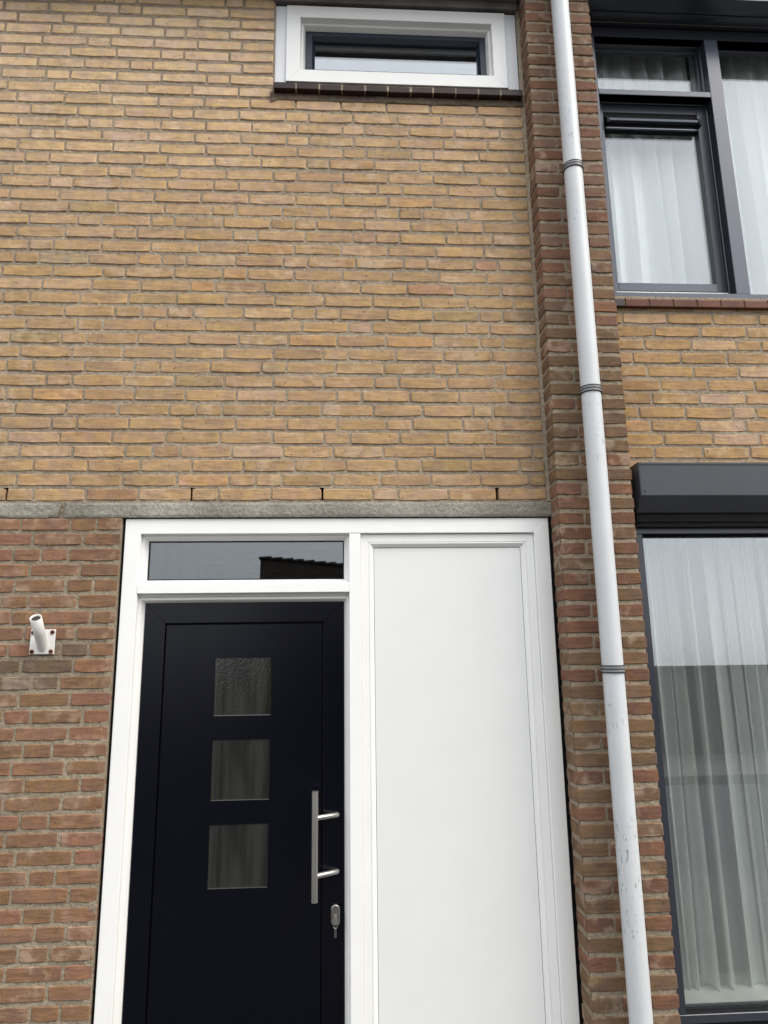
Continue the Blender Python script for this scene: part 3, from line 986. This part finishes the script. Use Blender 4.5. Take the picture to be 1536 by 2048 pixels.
# handle: a round bar on two slanting standoffs
h = tube('handle_bar', [(-0.1193, 0.0, -1.5165), (-0.1193, 0.0, -1.1295)], 0.0125, M['steel'], door, 28)
for zz in (-1.2265, -1.4285):
    tube('handle_standoff', [(-0.1193, 0.0, zz), (-0.044, 0.047, zz), (-0.036, 0.0555, zz)], 0.0105, M['steel'], door, 20)
# lock plate
bm = bmesh.new()
ring = [(-0.0424 + 0.0165 * math.cos(t), -1.5785 + (0.0205 if math.sin(t) > 0 else -0.0205) + 0.0165 * math.sin(t)) for t in [2 * math.pi * (i + 0.5) / 32 for i in range(32)]]
f0 = [bm.verts.new((x, 0.0555, z)) for x, z in ring]
f1 = [bm.verts.new((x, 0.046, z)) for x, z in ring]
f2 = [bm.verts.new((-0.0424 + (x + 0.0424) * 0.86, 0.0435, -1.5785 + (z + 1.5785) * 0.93)) for x, z in ring]
for a, b in ((f0, f1), (f1, f2)):
    for i in range(32):
        bm.faces.new((a[i], a[(i + 1) % 32], b[(i + 1) % 32], b[i]))
bm.faces.new(f2)
put('lock_plate', bm_mesh('lock_plate', bm, M['dull_steel']), door)
tube('lock_cylinder', [(-0.0424, 0.05, -1.584), (-0.0424, 0.0395, -1.584)], 0.0085, M['steel'], door, 20)
put('hall', mesh_of('hall', [(-0.86, 0.12, GZ), (0.8, 0.12, GZ), (0.8, 0.12, -0.07), (-0.86, 0.12, -0.07), (-0.86, 3.0, GZ), (0.8, 3.0, GZ), (0.8, 3.0, -0.07), (-0.86, 3.0, -0.07)],
    [(4, 5, 6, 7), (0, 1, 5, 4), (2, 3, 7, 6), (0, 4, 7, 3), (1, 2, 6, 5)], M['hall']), house)
# eaves high above the picture
box('eave', -2.6, 1.17, -0.17, 0.05, 2.535, 2.78, M['eave'], house, 0.004)
box('gutter', -2.6, 1.17, -0.29, -0.171, 2.66, 2.79, M['eave'], house, 0.02)
put('roof', mesh_of('roof', [(-2.6, -0.25, 2.805), (3.4, -0.25, 2.805), (3.4, 4.0, 5.2), (-2.6, 4.0, 5.2)], [(0, 1, 2, 3)], M['roof_tile']), house)

# ================================================================ the neighbouring house
nb = thing('brick_house', 'neighbouring house with anthracite window frames and net curtains right of the downpipe', 'house', (2.2, 0.0, GZ))

# ---- projecting brick pier between the two houses
PXL, PXR, PY = 0.8610, 1.1775, -0.100
pier = group_part('pier', nb, (1.02, -0.05, GZ))
front = mortar_sheet('pier_mortar', PXL + 0.004, PXR - 0.004, GZ, 2.80, PY + 0.0042, M['mortar_low'], pier, amp=0.003)
V, F = [], []
n = 520
for i in range(n + 1):                           # the left cheek and the right cheek of the pier's mortar
    z = GZ + (2.80 - GZ) * i / n
    for x, s in ((PXL + 0.0026, 1), (PXR - 0.0026, -1)):
        for j in range(6):
            y = PY + 0.006 + (0.11 - 0.006) * j / 5
            V.append((x + s * 0.0014 * noise.noise(Vector((y * 60, z * 60, s * 4))), y, z))
for i in range(n):
    for s in (0, 6):
        for j in range(5):
            a = 12 * i + s + j
            F.append((a, a + 12, a + 13, a + 1))
put('pier_mortar', mesh_of('pier_mortar', V, F, M['mortar_low'], True), pier)
wall = Wall(pier, 300)
for k in range(-38, 45):
    zc = zcourse(k) if k != 0 else -0.0312
    three = (k % 2 == 1)
    jt = 0.0055
    js = [PXL, PXL + 0.1065, PXL + 0.2135, PXR] if three else [PXL, PXL + 0.160 + random.uniform(-0.01, 0.01), PXR]
    for q, (a, b) in enumerate(zip(js[:-1], js[1:])):
        if zc > 1.0:
            pal = PAL_PIER_RED if random.random() < 0.30 else [(124, 99, 84), (128, 101, 84), (120, 96, 81), (125, 101, 82)]
        elif zc > -0.05:
            pal = PAL_PIER_OLIVE if random.random() < 0.65 else [(126, 96, 78), (132, 96, 74)]
        else:
            pal = PAL_PIER_RED if (three and random.random() < 0.8) or (-0.6 < zc and random.random() < 0.35) else PAL_PIER_OLIVE
        la = 0 if q == 0 else jt
        lb = 0 if q == len(js) - 2 else jt
        out_l = random.uniform(-0.0015, 0.0015) if q == 0 else 0
        wall.add(a + la + out_l, b - lb + (random.uniform(-0.0015, 0.0015) if q == len(js) - 2 else 0), zc + random.uniform(-0.0008, 0.0008),
                 PY + random.uniform(-0.002, 0.0015), pick(pal), BRICK_H + random.uniform(-0.0012, 0.001), depth=0.11, tilt=random.uniform(-0.004, 0.004))
wall.build()

# ---- the neighbour's wall
side = mortar_sheet('wall', 1.17, 3.4, -0.11, 2.80, 0.0034, M['mortar'], nb, holes=[(1.17, 3.035, 0.95, 2.45)])
wall = Wall(side, 300)
for k in range(0, 16):
    zc = zcourse(k) if k else -0.0312
    js = joints_right([1.1795 - 0.004] + (RT[k] if k in RT else [1.30 + random.uniform(0, 0.1)]), 3.4)
    for a, b in zip(js[:-1], js[1:]):
        jt = 0.0056 + random.uniform(-0.001, 0.001)
        r = random.random()
        pal = PAL_UP_PINK if r < 0.15 else (PAL_UP_ORANGE if r < 0.2 else [(176, 146, 104), (170, 141, 103), (179, 148, 108), (168, 139, 100), (175, 143, 105)])
        wall.add(a + jt, b - jt, zc + random.uniform(-0.001, 0.001), random.uniform(-0.0022, 0.0012), pick(pal), BRICK_H + random.uniform(-0.0012, 0.001), tilt=random.uniform(-0.004, 0.004))
for k in list(range(16, 45)) + list(range(-38, -33)):
    js = joints_right([1.1755, 1.30] if k < 0 else [3.056, 3.13 + 0.1 * (k % 2)], 3.4)
    for a, b in zip(js[:-1], js[1:]):
        wall.add(a + 0.0056, b - 0.0056, zcourse(k), 0.0, pick(PAL_UP))
wall.build()
mortar_sheet('wall', 1.17, 3.4, GZ, -2.11, 0.0065, M['mortar_low'], nb, res=0.03)

# ---- upper window of the neighbour
uw = group_part('window', nb, (2.1, 0.03, 0.95))
AN = M['anthracite']
YF = 0.030
box('stile', 1.172, 1.2435, YF, 0.12, 0.9885, 2.3925, AN, uw)
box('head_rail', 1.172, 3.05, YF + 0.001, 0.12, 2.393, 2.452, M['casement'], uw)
box('bottom_rail', 1.172, 3.05, YF - 0.004, 0.12, 0.957, 0.988, AN, uw)
box('mullion', 1.8095, 1.8765, YF - 0.002, 0.12, 0.9885, 2.3925, AN, uw)
box('stile', 2.978, 3.05, YF, 0.12, 0.9885, 2.3925, AN, uw)
box('transom_bar', 1.244, 1.809, YF - 0.001, 0.12, 2.0535, 2.0835, AN, uw)
# rebates of the upper light and of the casement
AN_SHADED = M['casement']
frame((1.2435, 1.8095, 2.0835, 2.393), [(0.0, 0.031), (0.0, 0.072), (0.006, 0.074), (0.006, 0.100), (0.012, 0.102), (0.012, 0.125)], AN_SHADED, uw, ('rebate', 'rebate', 'rebate', 'rebate'))
frame((1.2435, 1.8095, 0.9885, 2.0535), [(0.0, 0.031), (0.0, 0.078), (0.005, 0.080), (0.005, 0.10)], AN_SHADED, uw, ('rebate', 'rebate', 'rebate', 'rebate'))
box('casement_stile', 1.2490, 1.2785, 0.084, 0.125, 1.012, 2.046, AN, uw)
box('casement_stile', 1.7570, 1.8035, 0.084, 0.125, 1.012, 2.046, AN_SHADED, uw)
box('casement_rail', 1.2788, 1.7567, 0.0845, 0.125, 1.999, 2.046, AN_SHADED, uw)
box('casement_rail', 1.2788, 1.7567, 0.0845, 0.125, 1.028, 1.070, AN, uw)
box('weather_strip', 1.2455, 1.790, 0.060, 0.078, 1.0035, 1.0105, M['white'], uw, 0.001)
# trickle vent
prism_x('vent_hood', 1.298, 1.748, [(0.062, 1.946), (0.082, 1.969), (0.105, 1.969), (0.105, 1.940), (0.064, 1.937)], AN, uw, 0.001)
box('vent_base', 1.2790, 1.7565, 0.088, 0.115, 1.900, 1.9985, M['gasket'], uw, 0.001)
box('vent_lip', 1.284, 1.752, 0.077, 0.0875, 1.902, 1.910, AN, uw, 0.001)
for xx in (1.284, 1.749):
    prism_x('vent_end', xx, xx + 0.014, [(0.058, 1.920), (0.058, 1.946), (0.08, 1.973), (0.088, 1.973), (0.088, 1.920)], M['gasket'], uw, 0.001)
sheet('pane', 1.272, 1.762, 1.066, 1.906, 0.110, M['glass_up'], uw)
sheet('pane', 1.250, 1.803, 2.088, 2.388, 0.110, M['glass_up'], uw)
sheet('pane', 1.880, 2.975, 0.990, 2.390, 0.100, M['glass_up'], uw)
frame((1.8765, 2.978, 0.9885, 2.393), [(0.0, 0.031), (0.0, 0.085), (0.005, 0.087), (0.005, 0.115)], AN_SHADED, uw, ('rebate', 'rebate', 'rebate', 'rebate'))
put('room', mesh_of('room', [(1.15, 0.13, 0.90), (3.1, 0.13, 0.90), (3.1, 0.13, 2.66), (1.15, 0.13, 2.66), (1.15, 3.5, 0.90), (3.1, 3.5, 0.90), (3.1, 3.5, 2.66), (1.15, 3.5, 2.66)],
    [(4, 5, 6, 7), (0, 1, 5, 4), (2, 3, 7, 6), (0, 4, 7, 3), (1, 2, 6, 5)], M['room']), uw)
box('inner_sill', 1.19, 3.04, 0.125, 0.42, 0.93, 0.975, M['white'], uw)
box('curtain_rail', 1.19, 3.04, 0.18, 0.25, 2.535, 2.565, M['curtain_rail'], uw, 0.002)
xs_ = [1.1795, 1.2545] + [1.2545 + 0.1105 * i for i in range(1, 17)]
for i, (a, b) in enumerate(zip(xs_[:-1], xs_[1:])):      # sill tiles
    prism_x('sill_tile', a + 0.003, b - 0.003, [(-0.022, 0.892), (-0.022, 0.925), (-0.018, 0.930), (0.024, 0.9545), (0.05, 0.9545), (0.05, 0.892)], M['sill_dark'] if i == 0 or random.random() < 0.12 else M['sill_red'], uw, 0.0015)
prism_x('sill_mortar', 1.18, 3.04, [(-0.018, 0.894), (-0.018, 0.924), (0.024, 0.950), (0.05, 0.950), (0.05, 0.894)], M['cement'], uw, 0)
# projecting head casing over the upper window
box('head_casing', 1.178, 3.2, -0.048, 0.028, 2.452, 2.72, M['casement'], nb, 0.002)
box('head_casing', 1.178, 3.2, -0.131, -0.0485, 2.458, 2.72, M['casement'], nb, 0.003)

# ---- lower window of the neighbour
lw = group_part('window', nb, (2.1, 0.03, -1.98))
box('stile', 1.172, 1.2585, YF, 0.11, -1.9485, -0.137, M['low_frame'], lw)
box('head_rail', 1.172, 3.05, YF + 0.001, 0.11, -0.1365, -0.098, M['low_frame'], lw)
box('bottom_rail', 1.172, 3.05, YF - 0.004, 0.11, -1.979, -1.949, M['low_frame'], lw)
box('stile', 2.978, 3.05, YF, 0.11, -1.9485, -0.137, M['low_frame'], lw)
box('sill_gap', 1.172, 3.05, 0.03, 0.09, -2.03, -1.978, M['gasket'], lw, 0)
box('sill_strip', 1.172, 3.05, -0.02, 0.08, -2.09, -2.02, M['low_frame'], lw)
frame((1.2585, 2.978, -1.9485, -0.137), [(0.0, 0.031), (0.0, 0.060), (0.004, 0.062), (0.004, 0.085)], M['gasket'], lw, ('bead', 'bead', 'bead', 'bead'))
pn = sheet('pane', 1.260, 2.976, -1.947, -0.139, 0.070, M['glass_hi'], lw)
pn.rotation_euler = (-0.0128, 0, 0)             # set a touch out of plumb
put('room', mesh_of('room', [(1.15, 0.115, -2.05), (3.1, 0.115, -2.05), (3.1, 0.115, -0.08), (1.15, 0.115, -0.08), (1.15, 4.5, -2.05), (3.1, 4.5, -2.05), (3.1, 4.5, -0.08), (1.15, 4.5, -0.08)],
    [(4, 5, 6, 7), (0, 1, 5, 4), (2, 3, 7, 6), (0, 4, 7, 3), (1, 2, 6, 5)], M['room']), lw)
box('inner_sill', 1.19, 3.04, 0.112, 0.36, -2.0, -1.956, M['marble'], lw)
box('curtain_rail', 1.19, 3.04, 0.16, 0.20, -0.135, -0.10, M['room'], lw, 0.002)

# ================================================================ things fixed to the facade
# ---- roller shutter box
rs = thing('roller_shutter', 'dark grey roller shutter box over the lower net-curtained window', 'roller shutter', (2.1, 0.0, -0.125))
BX = M['anthracite_box']
prism_x('housing', 1.2085, 3.1, [(-0.002, 0.139), (-0.112, 0.139), (-0.112, -0.0015), (-0.055, -0.0625), (-0.002, -0.0625)], BX, rs, 0.0012)
prism_x('end_cap', 1.2045, 1.2082, [(0.0, 0.140), (-0.113, 0.140), (-0.113, -0.002), (-0.055, -0.064), (0.0, -0.064)], BX, rs, 0.001)
box('top_seam', 1.2095, 3.1, -0.1135, -0.1105, 0.1275, 0.1290, M['gasket'], rs, 0)
box('slot', 1.2085, 3.1, -0.045, 0.026, -0.0985, -0.063, M['gasket'], rs, 0)
box('bottom_slat', 1.212, 3.1, -0.030, -0.012, -0.108, -0.099, M['rubber'], rs, 0.001)
tube('screw', [(1.2225, -0.1115, 0.016), (1.2225, -0.1145, 0.016)], 0.0026, M['gasket'], rs, 12)

# ---- rain pipe
dp = thing('downpipe', 'pale grey round rain downpipe running down the brick pier between the houses', 'downpipe', (1.011, -0.160, GZ))
CX, CY, CR = 1.011, -0.160, 0.0405
lev = [GZ + 0.02, -0.690, 0.430, 1.478, 2.86]
for a, b in zip(lev[:-1], lev[1:]):
    tube('pipe_length', [(CX, CY, a + 0.002), (CX, CY, a + 0.4), (CX, CY, b - 0.4), (CX, CY, b - 0.002)], CR - 0.0006, M['pipe'], dp, 48)
for z in lev[1:-1]:
    tube('collar', [(CX, CY, z - 0.0105), (CX, CY, z + 0.0105)], CR + 0.0032, M['pipe_ring'], dp, 48)
    for dz in (-0.0125, 0.0, 0.0125):
        tube('collar_seal', [(CX, CY, z + dz - 0.0016), (CX, CY, z + dz + 0.0016)], CR + 0.0044, M['rubber'], dp, 48)
    box('pipe_clip', CX - 0.012, CX + 0.012, CY + CR + 0.001, PY + 0.02, z - 0.012, z + 0.012, M['pipe_ring'], dp)

# ---- flag bracket
fb = thing('flagpole_bracket', 'white steel flagpole holder with slanting tube and rusty bolts on the brick wall', 'bracket', (-1.177, 0.0, -0.558))
box('plate', -1.2242, -1.1298, -0.0065, -0.0025, -0.6055, -0.5108, M['bracket'], fb, 0.0012)
dirn = Vector((0.008, -0.1, 0.1)).normalized()
base = Vector((-1.1755, 0.004, -0.583))
tube('holder_tube', [base, base + dirn * 0.08, base + dirn * 0.158], 0.0208, M['bracket'], fb, 32, hollow=0.13)
tube('tube_bore', [base + dirn * 0.10, base + dirn * 0.1500], 0.0179, M['bore'], fb, 32)
tube('weld', [Vector((-1.1752, -0.0060, -0.577)), Vector((-1.1752, -0.0082, -0.577))], 0.0245, M['bracket'], fb, 24)
for bx_, bz in ((-1.2135, -0.522), (-1.1415, -0.522), (-1.2135, -0.5955), (-1.1415, -0.5955)):
    tube('washer', [(bx_, -0.006, bz), (bx_, -0.0078, bz)], 0.0092, M['rust_stain'], fb, 16)
    tube('bolt', [(bx_, -0.006, bz), (bx_, -0.0125, bz)], 0.0064, M['rust'], fb, 6)

# ---- keys in the lock
ky = thing('key', 'small bunch of keys hanging from the lock of the navy front door', 'key', (-0.0424, 0.03, -1.645))
tube('key_shank', [(-0.0424, 0.040, -1.584), (-0.0424, 0.028, -1.584)], 0.0028, M['steel'], ky, 10)
bm = bmesh.new()
ro = [(-0.0424 + 0.0115 * math.cos(2 * math.pi * i / 20), -1.590 + 0.0125 * math.sin(2 * math.pi * i / 20)) for i in range(20)]
va = [bm.verts.new((x, 0.0275, z)) for x, z in ro]
vb = [bm.verts.new((x, 0.0255, z)) for x, z in ro]
bm.faces.new(va)
bm.faces.new(vb[::-1])
for i in range(20):
    bm.faces.new((va[i], va[(i + 1) % 20], vb[(i + 1) % 20], vb[i]))
put('key_bow', bm_mesh('key_bow', bm, M['steel']), ky)
tube('key_ring', [(-0.0424 + 0.008 * math.cos(t), 0.0265, -1.606 + 0.010 * math.sin(t)) for t in [2 * math.pi * i / 16 for i in range(17)]], 0.0009, M['steel'], ky, 8, cap=False)
box('hanging_key', -0.0462, -0.0432, 0.030, 0.032, -1.650, -1.612, M['dull_steel'], ky, 0.0004)
box('hanging_key', -0.0416, -0.0388, 0.033, 0.035, -1.649, -1.612, M['dull_steel'], ky, 0.0004)


# ================================================================ curtains
def curtain(name, label, group, x0, x1, z0, z1, y, mat, pitch, amp, fold, seed, flare=0.0):
    r = random.Random(seed)
    ph, t = [0.0], x0
    nfold = int((x1 - x0) / pitch)
    wid = [r.uniform(0.6, 1.5) for _ in range(nfold)]
    tot = sum(wid)
    nsub, nz_ = 14, 14
    V, F = [], []
    cols = []
    t = x0
    for i, w in enumerate(wid):
        wd = (x1 - x0) * w / tot
        a = amp * r.uniform(0.6, 1.3)
        fo = fold * r.uniform(0.45, 1.25)
        ln = r.uniform(-flare, flare)
        for q in range(nsub):
            p = 2 * math.pi * q / nsub
            cols.append((t + wd * q / nsub, wd, a, fo, p, ln))
        t += wd
    for j in range(nz_ + 1):
        s = j / nz_
        z = z0 + (z1 - z0) * s
        soft = 0.55 + 0.45 * (1 - s)
        for (xx, wd, a, fo, p, ln) in cols:
            V.append((xx + soft * (fo * wd * math.sin(p) + ln * (1 - s)), y + a * soft * math.cos(p) + 0.004 * math.sin(3 * p + 2 * s), z))
    n = len(cols)
    for j in range(nz_):
        for i in range(n - 1):
            a = j * n + i
            F.append((a, a + 1, a + n + 1, a + n))
    me = mesh_of(name, V, F, mat, True)
    uvl = me.uv_layers.new(name='cloth')
    for lp in me.loops:
        uvl.data[lp.index].uv = (cols[lp.vertex_index % n][0], lp.vertex_index // n / nz_)
    o = put(name, me, None)
    o['label'] = label
    o['category'] = 'curtain'
    o['group'] = group
    return o


curtain('net_curtain', 'white net curtain in soft pleats behind the upper casement and its top light', 'net curtains of the neighbour', 1.20, 1.835, 0.985, 2.535, 0.215, M['curtain'], 0.10, 0.032, 0.12, 4, 0.03)
curtain('net_curtain', 'white net curtain behind the tall fixed upper pane at the right edge', 'net curtains of the neighbour', 1.842, 3.03, 0.985, 2.535, 0.215, M['curtain'], 0.09, 0.032, 0.12, 9, 0.03)
curtain('net_curtain', 'grey-white sheer pleated curtain behind the large lower window', 'net curtains of the neighbour', 1.20, 3.03, -1.955, -0.125, 0.24, M['sheer'], 0.060, 0.028, 0.24, 21, 0.02)

# ================================================================ across the street (only in the panes)
shed = thing('brick_shed', 'dark brick outbuilding with stepped roof tiles, mirrored in the pane above the door', 'shed', (2.0, -13.5, GZ))
M['shed_brick'] = paint('shed_brick', (0.06, 0.05, 0.042, 1), 0.9, 0.2, 0.25, 0.3)
SL = 12.0
put('wall', mesh_of('wall', [(-1.85, -SL, GZ), (6.0, -SL, GZ), (6.0, -SL, 0.70), (-1.85, -SL, 1.46), (-1.85, -SL - 6, GZ), (6.0, -SL - 6, GZ), (6.0, -SL - 6, 0.70), (-1.85, -SL - 6, 1.46)],
    [(0, 1, 2, 3), (4, 7, 6, 5), (0, 3, 7, 4), (1, 5, 6, 2)], M['shed_brick']), shed)
rf = group_part('roof', shed, (2.0, -SL - 3, 1.2))
for i in range(34):
    x = -1.88 + 0.233 * i
    z = 1.47 - 0.0968 * 0.233 * i
    o = box('roof_tile', x, x + 0.27, -SL - 6.1, -SL + 0.06, z + 0.0, z + 0.045, M['roof_tile'], rf, 0.004)
    o.rotation_euler = (0, -0.07, 0)
gw = thing('garden_wall', 'long dark garden wall across the street, mirrored in the lower right window', 'wall', (12.0, -12.0, GZ))
put('wall', quad_box(6.05, 40.0, -12.3, -12.0, GZ, -0.66, M['shed_brick'], 'wall'), gw)
put('coping', quad_box(6.04, 40.0, -12.34, -11.96, -0.659, -0.615, M['shed_brick'], 'coping'), gw)
